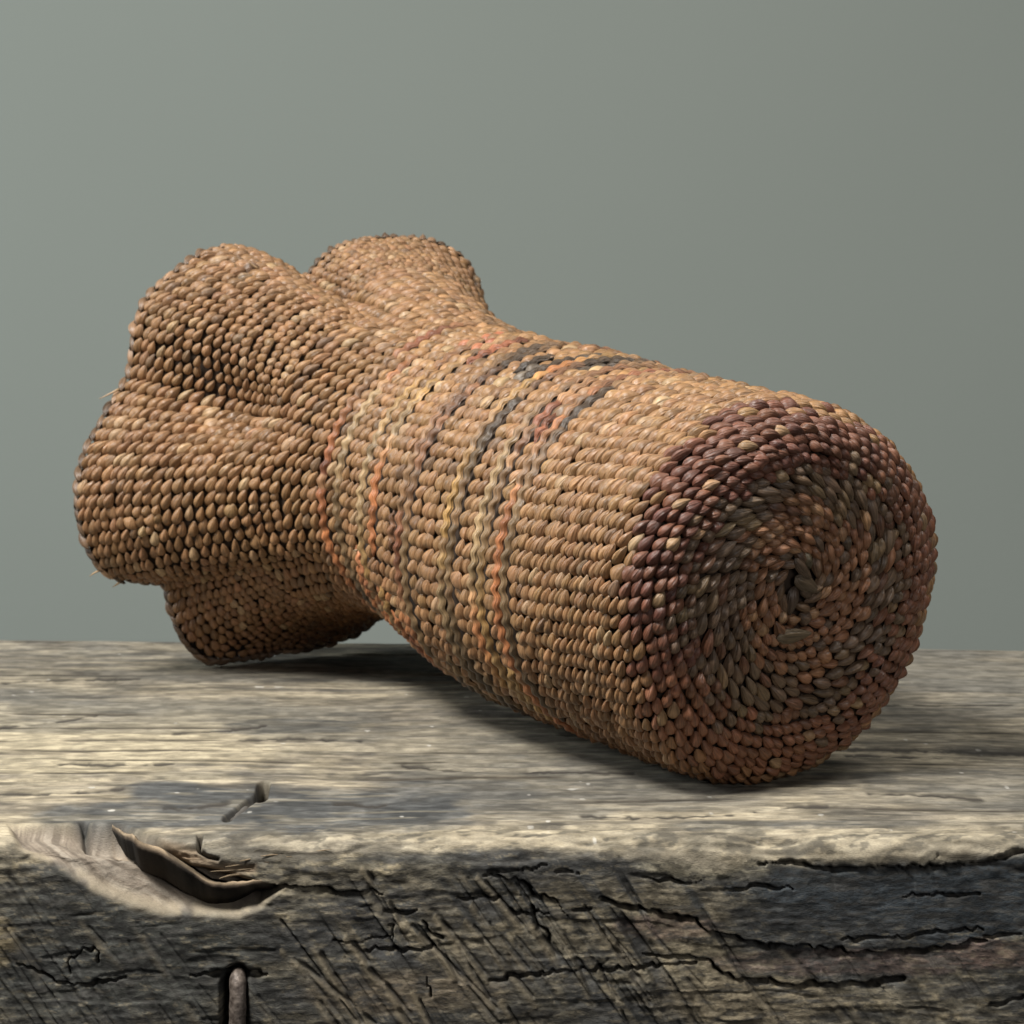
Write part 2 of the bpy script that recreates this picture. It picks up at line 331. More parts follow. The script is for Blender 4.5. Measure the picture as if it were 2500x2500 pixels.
    f = mix(f, (.22, .188, .132), sstep(.58, .72, m3)*.50*(1-.75*sstep(1.05, 1.35, x)*sstep(.48, .40, q))); f = mix(f, (.035, .034, .032), sstep(.45, .32, m3)*.75); f = mix(f, (.05, .048, .044), sstep(.58, .66, m4)*.7)
    split = q+.10*(fbm(x*3.2, q*5, 201, 4, .6)-.5)+.04*(m2-.5)-.02
    bound = np.interp(x[:, 0], [-3.5, -2.45, -2.15, -1.0, -.6, 0, .5, 1.0, 1.15, 1.4, 2.0, 2.45, 3.5], [.06, .03, .06, .06, .02, .02, .06, .12, .05, .08, .09, .02, .02])[:, None]
    col = mix(col, (0, 0, 0), np.zeros(x.shape)); fm = sstep(bound-.035, bound+.045, split)
    col = col*.80*(1-fm[..., None])+f*.86*fm[..., None]
    col *= (.80+.40*sstep(.25, .75, n4))[..., None]*np.where(fm > .5, .55+.90*sstep(.30, .70, gr2), .76+.48*sstep(.25, .75, gr3))[..., None]
    # ---- the broken hollow at the left
    P = AREAS
    i0, i1, j0, j1 = window(x, q, P['scoop'], .25); sl = (slice(i0, i1), slice(j0, j1)); xx, qq = x[sl], q[sl]
    jit = .016*(fbm(xx*9, qq*9, 211, 3)-.5)
    ds = sdf(xx+jit, qq+jit, P['scoop']); dc = sdf(xx+jit*.6, qq+jit, P['cavity']); di = sdf(xx+jit, qq+jit, P['inner']); dh = sdf(xx+jit*.5, qq+jit*.5, P['shade_hole'])
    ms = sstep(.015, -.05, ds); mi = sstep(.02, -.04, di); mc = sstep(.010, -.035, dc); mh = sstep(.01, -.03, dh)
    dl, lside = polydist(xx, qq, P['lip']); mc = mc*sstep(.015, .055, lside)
    dd = d[sl]; fib_ = fbm(xx*5+qq*9, qq*14-xx*9, 221, 3, .6)
    dd = dd*(1-.55*ms)-ms*(.05+.10*sstep(.35, .0, dl))*1.0
    dd += ms*.018*(fbm(xx*14, qq*14, 222, 3)-.5)
    dd -= mi*(.02+.025*sstep(.55, .8, fib_)); dd -= mc*.24; dd -= mh*.16
    cc = col[sl]
    cc = mix(cc, (.215, .178, .140), ms*.92); strk = fbm(dl*26+jit*3, xx*2.2+qq*1.2, 223, 4, .6); cc = mix(cc, (.35, .31, .255), ms*sstep(.50, .64, strk)*.5); cc = mix(cc, (.10, .083, .066), ms*sstep(.48, .35, strk)*.6); dd += ms*.007*(strk-.5)*sstep(-.05, .08, qq); rimb = np.exp(-((ds+.02)/.030)**2)*sstep(-.12, .06, qq)*sstep(.35, .5, fbm(xx*7, qq*7, 226, 2)); cc = mix(cc, (.43, .365, .26), rimb*.5)
    cc = mix(cc, (.22, .165, .11), mi*.85); cc = mix(cc, (.13, .085, .05), mi*sstep(.52, .66, fib_)*.7)
    cc = mix(cc, (.055, .047, .040), mc*.9); cc = mix(cc, (.06, .04, .028), mh*.8)  # cavity and curved shadow: shade painted dark on top of the carving
    cc *= (.85+.3*fbm(xx*24, qq*24, 224, 2))[..., None]
    d[sl] = dd; col[sl] = cc
    # ---- saw strokes across the front
    rs = np.random.default_rng(41)
    for n in range(74):
        if n < 44: cx, cq = rs.uniform(-1.0, .75), rs.uniform(.16, .95)
        elif n < 60: cx, cq = rs.uniform(-2.5, -1.1), rs.uniform(.35, .98)
        else: cx, cq = rs.uniform(.75, 2.2), rs.uniform(.72, .98)
        an = math.radians(rs.normal(57, 5.0)); L = rs.uniform(.10, .34); k0, k1 = math.cos(an)*L, math.sin(an)*L
        pts = [(cx-k0, cq-k1), (cx+k0, cq+k1)]
        if pts[0][1] < .10: continue
        i0, i1, j0, j1 = window(x, q, pts, .08); sl = (slice(i0, i1), slice(j0, j1)); xx, qq = x[sl], q[sl]
        if xx.size == 0: continue
        dist, side = polydist(xx, qq, pts); brk = sstep(.30, .55, fbm(xx*8, qq*8, 600+n, 3)); amp = rs.uniform(.25, 1.0)*(1. if n < 44 else .55)
        w = rs.uniform(.0045, .013); e = np.exp(-(dist/w)**2)*brk*amp; d[sl] -= .026*e; col[sl] = mix(col[sl], (.036, .035, .034), e*.75)
        if rs.random() < .6:
            e2 = np.where(side > 0, np.exp(-((side-.022)/.016)**2), 0)*(dist < .06)*brk*amp; d[sl] += .008*e2; col[sl] = mix(col[sl], (.20, .165, .11), e2*.6)
    # ---- cracks, traced one by one: the wood above each one stands proud of the wood below
    for n, (k, pts) in enumerate(CRACKS.items()):
        ft = np.mean([p[1] for p in pts]) > 0
        big = k in ('o', 'q', 'v', 'm', 'a', 'g')
        line = rough_line(pts, .0075 if ft else .012, 300+n)
        i0, i1, j0, j1 = window(x, q, line, .3); sl = (slice(i0, i1), slice(j0, j1)); xx, qq = x[sl], q[sl]
        aq = 1.0 if ft else .34                                    # checks in the top are seen at a low angle
        l2 = line.copy(); l2[:, 1] *= aq
        dist, side = polydist(xx, qq*aq, l2)
        wv = .15+1.9*sstep(.22, .80, fbm(xx*9, qq*4, 320+n, 3))
        w = (.0052 if big else .0040)*wv if ft else (.016 if k in ('g', 'd', 'am') else .0105)*wv
        dep = (.085 if big else .05) if ft else .004
        d[sl] -= dep*np.exp(-(dist/w)**2)
        if ft:
            endt = sstep(pts[0][0]-.02, pts[0][0]+.12, xx)*sstep(pts[-1][0]+.02, pts[-1][0]-.12, xx)
            d[sl] -= (.017 if big else .006)*np.where(side > 0, np.exp(-side/(.06 if big else .03)), 0)*np.where(dist < .3, 1, 0)*np.clip(endt, 0, 1)*(qq > .03)
        col[sl] = mix(col[sl], (.030, .026, .022), (.6 if ft else .92)*np.clip(wv, 0, 1)*np.exp(-(dist/(w*.9))**2))
    dist, side = polydist(x, q, AREAS['crack2']); d -= .08*np.exp(-(dist/.016)**2)
    # nail slots
    px, pq = AREAS['nailcav'][0]; 
    dist, _ = polydist(x, q, [(-1.365, .675), (-1.368, .95), (-1.37, 1.3)]); d -= .13*np.exp(-(dist/.030)**4)
    dist, _ = polydist(x, q, [(-1.318, .66), (-1.319, .95), (-1.32, 1.3)]); d -= .085*np.exp(-(dist/.045)**4)
    dist, _ = polydist(x, q, [(-1.42, .662), (-1.32, .672), (-1.22, .662)]); d -= .07*np.exp(-(dist/.018)**2)
    dist, _ = polydist(x, q*.35, [(-1.285, -1.22*.35), (-1.275, -.93*.35)]); d -= .26*np.exp(-(dist/.026)**4); col = mix(col, (.03, .026, .02), np.exp(-(dist/.034)**4)*.9)
    dist, _ = polydist(x, q*.35, [(-1.30, -.95*.35), (-1.40, -.46*.35)]); d -= .040*np.exp(-(dist/.022)**4); col = mix(col, (.05, .046, .04), .7*np.exp(-(dist/.026)**4))
    # ---- assemble
    D = np.zeros((nx, nr)); D[:, vis] = d
    C = np.empty((nx, nr, 3), np.float32); C[:] = (.2, .17, .12); C[:, vis] = col
    far = np.where(R[:, 4] < 9, np.clip(R[:, 0]/5.7, 0, 1), (R[:, 0]/5.7)*1.0)
    Y = R[None, :, 0]-.055*xs[:, None]*far[None]**2+R[None, :, 2]*D
    rag = .05*(fbm(xs*1.4, xs*0+.5, 400, 4)-.5); Y += (rag[:, None]*(far[None]**8))
    Z = R[None, :, 1]+R[None, :, 3]*D
    # settle: far edge slightly worn down
    Z -= (.05*np.clip((far-.97)/.03, 0, 1)**2)[None]*np.where(R[:, 4] < 9, 1, 0)[None]
    V = np.stack([X, Y, Z], -1).reshape(-1, 3)*S
    I = np.arange(nx)[:-1, None]*nr; J = np.arange(nr)[None]; Jn = (J+1) % nr
    quads = np.stack([I+J, I+Jn, I+nr+Jn, I+nr+J], -1).reshape(-1, 4)
    cen = np.array([[xs[0], 2.8, -1.15], [xs[-1], 2.8, -1.15]])*S
    nb = len(V); V = np.r_[V, cen]; CC = np.r_[C.reshape(-1, 3), np.full((2, 3), .2, np.float32)]
    j = np.arange(nr); jn = (j+1) % nr; e = (nx-1)*nr
    tris = np.r_[np.c_[np.full(nr, nb), jn, j], np.c_[np.full(nr, nb+1), e+j, e+jn]]
    me = np_mesh('wooden_beam', V, quads=quads, tris=tris, col=CC)
    N = NT('weathered_wood')
    at = N.n('ShaderNodeAttribute', attribute_name='col'); tc = N.n('ShaderNodeTexCoord')
    mp = N.n('ShaderNodeMapping'); N.l(tc.outputs['Object'], mp.inputs[0]); mp.inputs['Scale'].default_value = (1, 5, 2.2)
    nz = N.n('ShaderNodeTexNoise'); N.l(mp.outputs[0], nz.inputs['Vector']); nz.inputs['Scale'].default_value = 1300; nz.inputs['Detail'].default_value = 4; nz.inputs['Roughness'].default_value = .65
    rp = N.n('ShaderNodeMapRange'); N.l(nz.outputs[0], rp.inputs[0]); rp.inputs[1].default_value = .25; rp.inputs[2].default_value = .75; rp.inputs[3].default_value = .70; rp.inputs[4].default_value = 1.30
    gr = N.n('ShaderNodeCombineColor'); [N.l(rp.outputs[0], gr.inputs[i]) for i in range(3)]
    N.l(mixrgb(N, 'MULTIPLY', 1.0, at.outputs['Color'], gr.outputs[0]), N.b.inputs['Base Color'])
    bp = N.n('ShaderNodeBump'); bp.inputs['Strength'].default_value = .5; bp.inputs['Distance'].default_value = .0006; N.l(nz.outputs[0], bp.inputs['Height']); N.l(bp.outputs[0], N.b.inputs['Normal'])
    N.b.inputs['Roughness'].default_value = .82; N.b.inputs['Specular IOR Level'].default_value = .25
    o = link('wooden_beam', me, N.m)
    o['label'] = 'thick weathered grey timber beam with a broken front edge under the basket'; o['category'] = 'beam'
    return o, N.m, (xs, R, D)
beam, wood_mat, BEAM = make_beam()
def top_height(px, py):
    xs, R, D = BEAM; i = int(np.abs(xs-px).argmin()); j = int(np.abs(R[:, 4]+py).argmin()); return float(D[i, j])

def tube(path, radius, sides=8, caps=True):
    """closed tube along a path; radius scalar or per point (ry, rz) arrays"""
    P = np.asarray(path, float); n = len(P); rad = np.broadcast_to(np.asarray(radius, float), (n,)) if np.ndim(radius) < 2 else np.asarray(radius)
    T = np.gradient(P, axis=0); T /= np.linalg.norm(T, axis=1)[:, None]
    up = np.array([0, 0, 1.0]) if abs(T[0][2]) < .9 else np.array([0, 1.0, 0])
    a = np.cross(T, up); a /= np.linalg.norm(a, axis=1)[:, None]; b = np.cross(a, T)
    th = np.linspace(0, 2*math.pi, sides, endpoint=False)
    V = P[:, None]+rad[:, None, None]*(np.cos(th)[None, :, None]*a[:, None]+np.sin(th)[None, :, None]*b[:, None])
    V = V.reshape(-1, 3); q = []
    for i in range(n-1):
        for k in range(sides): q.append((i*sides+k, i*sides+(k+1) % sides, (i+1)*sides+(k+1) % sides, (i+1)*sides+k))
    t = []
    if caps:
        V = np.r_[V, P[:1]-T[:1]*rad[0]*.35, P[-1:]+T[-1:]*rad[-1]*.35]; m = n*sides
        for k in range(sides): t += [(m, (k+1) % sides, k), (m+1, (n-1)*sides+k, (n-1)*sides+(k+1) % sides)]
    return V, q, t

def make_beam_parts():
    # lifted sliver of wood that roofs the dark hollow: a curved, tapering plank with a ragged edge
    lip = np.array(AREAS['lip'])
    tt = np.linspace(0, 1, 110); L = np.r_[0, np.cumsum(np.hypot(*np.diff(lip, axis=0).T))]; L /= L[-1]
    lx = np.interp(tt, L, lip[:, 0]); lq = np.interp(tt, L, lip[:, 1])
    k = np.array([1, 2, 3, 2, 1])/9; sm = lambda v: np.convolve(np.r_[v[:1], v[:1], v, v[-1:], v[-1:]], k, 'valid')
    lx, lq = sm(lx), sm(lq)
    n = len(tt); th = .070+.085*np.sin(np.clip(tt*1.1, 0, 1)*math.pi)**.8
    rg = np.convolve(RNG.normal(0, .005, n+8), np.ones(9)/4.5, 'valid')+.045*(fbm(tt*6, tt*0, 78, 3)-.5)
    secs = []
    for i in range(n):
        x, q = lx[i], lq[i]
        # position of the old surface, then pull inwards/outwards
        if q < 0: y, z = -q, 0.0
        else: y, z = 0.0, -q
        y = max(y, .0); o = -.005+rg[i]
        f = (y+o, z-.005)                                  # front upper edge
        w = .050*math.sin(min(1, tt[i]*1.02+.04)*math.pi)**.7+.010
        secs.append([(x, f[0]+w*1.3, f[1]+.002), (x, f[0]+w*.40, f[1]+.010*math.sin(tt[i]*math.pi)+rg[i]), (x, f[0], f[1]), (x, f[0]+.012, f[1]-.022), (x, f[0]+.11, f[1]-th[i]), (x, f[0]+w+.12, f[1]-th[i]*.6)])
    V = np.array(secs).reshape(-1, 3); m = 6
    q = [(i*m+a, i*m+(a+1) % m, (i+1)*m+(a+1) % m, (i+1)*m+a) for i in range(n-1) for a in range(m)]
    t = [(0, a+1, a) for a in range(1, m-1)]+[((n-1)*m, (n-1)*m+a, (n-1)*m+a+1) for a in range(1, m-1)]
    col = np.tile(np.array([(.16, .125, .085), (.21, .16, .105), (.075, .056, .038), (.034, .027, .021), (.026, .021, .017), (.03, .025, .02)], np.float32), (n, 1))  # face rows near black: the hollow's shade painted onto the sliver
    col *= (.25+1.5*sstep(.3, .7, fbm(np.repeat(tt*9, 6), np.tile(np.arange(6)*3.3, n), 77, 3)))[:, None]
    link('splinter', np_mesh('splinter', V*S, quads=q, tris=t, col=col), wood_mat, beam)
    # loose fibres torn out at the right end of the hollow
    for i, (x0, q0, x1, q1, r) in enumerate([(-1.40, .196, -1.22, .168, .008), (-1.44, .165, -1.24, .150, .006), (-1.37, .135, -1.16, .118, .006), (-1.30, .110, -1.05, .085, .006), (-1.20, .090, -.86, .055, .006)]):
        ts = np.linspace(0, 1, 9); P = np.c_[x0+(x1-x0)*ts, np.full(9, .010)+.02*np.sin(ts*3), -(q0+(q1-q0)*ts)+.004*np.sin(ts*5+i*2)]; r *= .8
        V, q, t = tube(P, r*np.sin((ts*.86+.10)*math.pi)**.7, 6)
        c = np.tile(np.array([[.20, .15, .095]], np.float32)*(.7+.6*RNG.random()), (len(V), 1))
        link('wood_fibre', np_mesh('wood_fibre', V*S, quads=q, tris=t, col=c), wood_mat, beam)
    # rusty nails
    N = NT('rusty_iron'); tc = N.n('ShaderNodeTexCoord'); nz = N.n('ShaderNodeTexNoise'); nz.inputs['Scale'].default_value = 700; nz.inputs['Detail'].default_value = 5
    N.l(tc.outputs['Object'], nz.inputs['Vector']); rp = N.n('ShaderNodeValToRGB'); rp.color_ramp.elements[0].color = (.045, .033, .027, 1); rp.color_ramp.elements[1].color = (.20, .165, .14, 1)
    rp.color_ramp.elements[0].position = .3; rp.color_ramp.elements[1].position = .75
    N.l(nz.outputs[0], rp.inputs[0]); N.l(rp.outputs[0], N.b.inputs['Base Color']); N.b.inputs['Roughness'].default_value = .55; N.b.inputs['Metallic'].default_value = .35
    bp = N.n('ShaderNodeBump'); bp.inputs['Strength'].default_value = .6; bp.inputs['Distance'].default_value = .0005; N.l(nz.outputs[0], bp.inputs['Height']); N.l(bp.outputs[0], N.b.inputs['Normal'])
    ts = np.linspace(0, 1, 24)
    P = np.c_[-1.318-.010*ts+.004*np.sin(ts*9), -.008+.06*np.exp(-ts/.05), -.66-.75*ts]
    V, q, t = tube(P, .041*(.80+.2*np.minimum(1, ts/.05))+.0015*np.sin(ts*37), 12)
    o = link('nail', np_mesh('nail', V*S, quads=q, tris=t), N.m, beam); o['label'] = 'rusty nail shank set upright in the front face'
    ts = np.linspace(0, 1, 16)
    P = np.c_[-1.315-.06*ts, .84-.30*ts, -.10+.080*np.minimum(1, ts*3.0)-.02*ts]
    V, q, t = tube(P, .021+.002*np.sin(ts*20), 10)
    o = link('nail', np_mesh('nail', V*S, quads=q, tris=t, col=np.tile([[.075, .069, .062]], (len(V), 1))), wood_mat, beam); o['label'] = 'short grey bent nail lying in a groove on the top'
make_beam_parts()
# ---- basket surface, in units of the base radius; local axes: E1 (right/back), U (up), A (base -> rim)
PHI, TAU = 0.538, 0.096
NB = np.array([math.sin(PHI)*math.cos(TAU), -math.cos(PHI)*math.cos(TAU), -math.sin(TAU)])   # outward normal of the base
E1 = np.array([math.cos(PHI), math.sin(PHI), 0.0])
U = np.cross(E1, NB); U = U if U[2] > 0 else -U
A = -NB
C0 = np.array([1.44, 15.093-14.06, 0.990])            # centre of the base disc
CR, LEN, ZF = 0.28, 4.85, 3.15                         # corner radius, length, where the flare starts
RIM = [(-176,1.93),(-170,1.975),(-162,1.96),(-156,1.92),(-151.5,1.80),(-147.5,1.60),(-143,1.62),(-139,1.68),(-133,1.75),(-126,1.77),
       (-118,1.62),(-108,1.48),(-98,1.40),(-88,1.33),(-76,1.22),(-62,1.08),(-48,1.06),(-34,1.15),(-18,1.2),(0,1.10),(14,.96),(24,.97),(33,1.08),
       (45,1.25),(56,1.34),(66,1.33),(78,1.29),(94,1.25),(103,1.19),(110,1.10),(115,1.12),(120,1.33),(126,1.48),
       (131,1.58),(138,1.635),(144,1.69),(150,1.73),(156,1.71),(161,1.66),(165,1.65),(170,1.72),(176,1.81),(180,1.88)]
_ra = np.array([a for a, r in RIM], float); _rr = np.array([r for a, r in RIM], float)
_tab = np.linspace(-180, 180, 721)
_v = np.interp(_tab, np.r_[_ra-360, _ra, _ra+360], np.r_[_rr, _rr, _rr])
_k = np.exp(-0.5*(np.arange(-8, 9)/3.2)**2); _k /= _k.sum()
_v = np.convolve(np.r_[_v[-9:-1], _v, _v[1:9]], _k, 'valid')
def wrap(a): return (a+math.pi) % (2*math.pi)-math.pi
def rim_r(a): return np.interp(np.degrees(wrap(a)), _tab, _v)
_zk = [0.0, 0.3, 0.9, 1.5, 2.2, 3.0, 3.5, 4.0, 5.0]
_rk = [1.0, 0.998, 1.0, 0.995, 0.975, 0.915, 0.89, 0.89, 0.9]
def body_r(z): return np.interp(z, _zk, _rk)
# meridian: m = arc length from the base centre
_mz = [0.0]; _mr = [0.0]
for t in np.linspace(0.02, 1, 60): _mz.append(0.0); _mr.append((1-CR)*t)
for t in np.linspace(0.05, 1, 20): _mz.append(CR*(1-math.cos(t*math.pi/2))); _mr.append(1-CR+CR*math.sin(t*math.pi/2))
for z in np.linspace(CR+.02, LEN, 260):
    s = max(0., (z-ZF)/(LEN-ZF)); _mz.append(z); _mr.append(body_r(z)+0.62*s**1.7)
_mz = np.array(_mz); _mr = np.array(_mr)
_ml = np.r_[0, np.cumsum(np.hypot(np.diff(_mz), np.diff(_mr)))]
MMAX = _ml[-1]
def flare(s): return 0.45*s**1.55+0.55*(0.5-0.5*np.cos(math.pi*s))
def surf(m, a, off=0.0):
    """point on the woven wall: m = meridian length from the base centre, a = angle about the axis"""
    m, a = np.broadcast_arrays(np.asarray(m, float), np.asarray(a, float))
    z = np.interp(m, _ml, _mz); r0 = np.interp(m, _ml, _mr)
    s = np.clip((z-ZF)/(LEN-ZF), 0, 1)
    rw = body_r(z); rr = rim_r(a)
    fold = 0.19*np.exp(-(np.degrees(wrap(a-math.radians(164)))/11)**2)*np.exp(-((s-.62)/.20)**2)
    fold = fold + 0.07*np.exp(-(np.degrees(wrap(a-math.radians(112)))/9)**2)*np.exp(-((s-.75)/.22)**2)
    ad = np.degrees(wrap(a))
    late = np.exp(-((ad-38)/34)**4)+.8*np.exp(-((ad+95)/42)**4)           # the back and lower lobes turn out late and sharply
    fl = flare(s)*(1-late)+(s**3.4)*late
    r = np.where(z > CR, rw+(rr-rw)*fl-fold, r0)
    cu = 0.107*np.clip(1-m/1.0, 0, 1)                      # the start knot sits off centre
    dish = -0.022*np.clip(1-(m/.75)**2, 0, 1)
    sag = -0.055*np.sin(np.clip((z-.3)/3.4, 0, 1)*math.pi)
    r = r*(1+0.012*np.sin(3*a+z*1.3)+0.008*np.sin(5*a-2.1*z))
    r = r+.115*np.exp(-((z-2.45)/.95)**2)*np.clip(-np.sin(a), 0, 1)**1.5*np.clip((z-.3)/.5, 0, 1)       # slumps towards the wood
    rx = r*np.cos(a); ry = r*np.sin(a)+cu+sag
    tip = 0.10*s*s*np.clip((rr-1.15)/.8, -.4, 1)*-1.0
    zz = z+dish+tip+off*0
    return C0+rx[..., None]*E1+ry[..., None]*U+zz[..., None]*A
def frame(m, a):
    e = 2e-3
    T = surf(m, a+e)-surf(m, a-e); B = surf(m+e, a)-surf(m-e, a)
    n = np.cross(B, T)
    for v in (T, B, n): v /= np.linalg.norm(v, axis=-1)[..., None]+1e-12
    return T, B, n
# ------------------------------------------------------------------ the twined basket
ROOT = C0+0*A; ROOT = np.array([ROOT[0], ROOT[1], 0.0])
basket = bpy.data.objects.new('twined_basket', None); COL.objects.link(basket); basket.location = Vector(ROOT*S); basket.empty_display_size = .02
basket['label'] = 'brown twined basket lying on its side with a flared lobed rim and dark coiled base'; basket['category'] = 'basket'
CAMP = np.array([0, -CAM_D, CAM_H])
fibre = fibre_material('dyed_plant_fibre', .41, .46)
gloss = fibre_material('waxy_plant_fibre', .43, .45)

def rows_of_stitches():
    """courses of twining from the start knot to the rim; every course is a list of warp angles"""
    rows = []; m = 0.125; a = np.linspace(0, 2*math.pi, 9, endpoint=False)
    while m < MMAX-.02:
        pitch = float(np.interp(m, [.1, .7, 1.3, 1.9, 2.3, 3.3, 3.8, 4.4], [.057, .059, .060, .070, .088, .090, .080, .061]))
        tgt = float(np.interp(m, [.1, .5, 1.0, 3.5, 4.4, 5.9], [.060, .068, .084, .084, .066, .062]))
        P = surf(np.full(len(a), m), a); gap = np.linalg.norm(np.roll(P, -1, 0)-P, axis=1)
        nxt = np.roll(a, -1).copy(); nxt[-1] += 2*math.pi if nxt[-1] < a[-1] else 0
        ins = [0.5*(a[i]+nxt[i]) for i in range(len(a)) if gap[i] > 1.5*tgt]
        if len(ins) > 0:
            a = np.sort(np.r_[a, ins])
        for _ in range(3):                               # the warps settle to an even spread
            P = surf(np.full(len(a), m), a); g = np.linalg.norm(np.roll(P, -1, 0)-P, axis=1)
            nx_ = np.roll(a, -1).copy(); nx_[-1] += 2*math.pi; pv = np.roll(a, 1).copy(); pv[0] -= 2*math.pi
            gp = np.roll(g, 1); want = np.where(g > gp, (nx_-a)*(1-gp/(g+1e-9))*.5, -(a-pv)*(1-g/(gp+1e-9))*.5); a = a+want*.45
        tw = float(np.interp(m, [.1, .9, 1.0, 3.6, 6], [-.55, -.25, -.10, -.10, -.05]))
        rows.append((m, a.copy())); a = a-tw*pitch
        m += pitch
    return rows
ROWS = rows_of_stitches()

def stitch_shape(rng, nl=6, ns=7):
    """one stitch: a plump pointed lens; x along it (-.5..+.5, + is the pointed end), y across, z up"""
    V = []; UV = []
    kx = rng.uniform(-.10, .10); pk = rng.uniform(.5, .9); rid = rng.uniform(-.28, .28); cre = rng.uniform(0, .38)
    ts = np.linspace(.06, .93, nl)
    for t in ts:
        w = (math.sin(math.pi*t**.85)**.62)*(1.14-.46*t); h = math.sin(math.pi*t**.9)**pk
        for k in range(ns):
            f = k/(ns-1); th = math.pi*f
            y = .5*w*math.cos(th)*-1; z = h*(.50*math.sin(th)+.50*(1-abs(2*f-1)))
            z *= 1-cre*math.exp(-((f-.5-rid)/.13)**2)
            V.append((t-.5, y+kx*(t-.5)*(t-.5)*4*.5, z)); UV.append((t, f))
    V += [(-.5, 0, .0), (.5, kx*.5, .12)]; UV += [(0, .5), (1, .5)]
    a, b = nl*ns, nl*ns+1
    q = [(i*ns+k, (i+1)*ns+k, (i+1)*ns+k+1, i*ns+k+1) for i in range(nl-1) for k in range(ns-1)]
    t = [(a, k, k+1) for k in range(ns-1)]+[(b, (nl-1)*ns+k+1, (nl-1)*ns+k) for k in range(ns-1)]
    V = np.array(V)
    return V, np.array(q), np.array(t), np.array(UV)
SHAPES = [stitch_shape(np.random.default_rng(900+i)) for i in range(14)]

def lerp3(c, d, t): return c+(np.asarray(d, float)-c)*t
def hump(x, c, w): return math.exp(-((x-c)/w)**2)
def adist(a, b): return abs((a-b+180) % 360-180)
TAN, TAN2, PALE = np.array([.222, .122, .056]), np.array([.245, .148, .078]), np.array([.34, .23, .13])
def stitch_colour(m, ang, r):
    """dye of one stitch, plus painted underside shade, from its place on the basket (ang in degrees) and a random stream"""
    z = float(np.interp(m, _ml, _mz))
    glossy = False
    if m > 4.75:                                          # flared rim: browner, drier
        c = lerp3(TAN, (.212, .117, .056), min(1, (m-4.75)/.5))
    else: c = TAN.copy()
    low_shade = max(0, 1-adist(ang, -100)/75.)               # shade and warm bounce on the underside, put into the stitch colour
    if m > .8: c = lerp3(c, (.185, .085, .040), .6*low_shade)
    edge = .98+.13*hump(ang % 360, 115, 45)+.055*r.normal()
    inner = .69-.04*hump(ang % 360, 115, 30)+.06*r.normal()
    if m < edge:
        if m > inner:                                     # aubergine ring round the base
            purple = 1.0 if 55 < ang % 360 < 205 else (.35 if (ang % 360) < 55 or (ang % 360) > 300 else .12)
            c = lerp3(np.array([.178, .078, .042]), (.094, .037, .025), purple*r.uniform(.4, 1.0)); glossy = purple > .8
            if r.random() < .04: c = np.array([.24, .15, .08])
        elif m > .46+.05*r.normal()-.20*hump(ang % 360, 175, 22)-.10*hump(ang % 360, 235, 30):
            c = np.array([0.125, 0.081, 0.051])              # smoky olive ring
            if r.random() < .18: c = np.array([0.169, 0.112, 0.061])
            if r.random() < .14: c = np.array([.125, .062, .036])
        else:
            c = np.array([0.217, 0.104, 0.054])              # red-brown heart
            if r.random() < .15: c = np.array([0.298, 0.165, 0.087])
            if r.random() < .10: c = np.array([.10, .065, .042])
        if m < .14: c = np.array([.12, .07, .04])
    # dyed patches between the false-embroidery courses, on the upper side
    if 2.55 < m < 2.95 and adist(ang, 97) < 9 and r.random() < .8: c = np.array([.066, .048, .034])
    if 2.45 < m < 2.8 and adist(ang, 72) < 12 and r.random() < .5: c = np.array([.12, .065, .05])
    if 3.55 < m < 3.95 and adist(ang, 104) < 14 and r.random() < .6: c = np.array([.30, .115, .060])
    if 2.9 < m < 3.2 and adist(ang, 112) < 7 and r.random() < .5: c = np.array([.10, .08, .06])
    if 3.35 < m < 4.0 and adist(ang, -142) < 12 and r.random() < .45: c = np.array([.30, .125, .052])
    k = math.exp(r.normal(0, .12)); c = c*k
    if m > edge and r.random() < .05: c = lerp3(c, PALE, .7)
    if m > edge and r.random() < .03: c = lerp3(c, (.12, .075, .045), .7)
    c = c*(1+r.normal(0, .018, 3))
    return np.clip(c, .01, .8), glossy

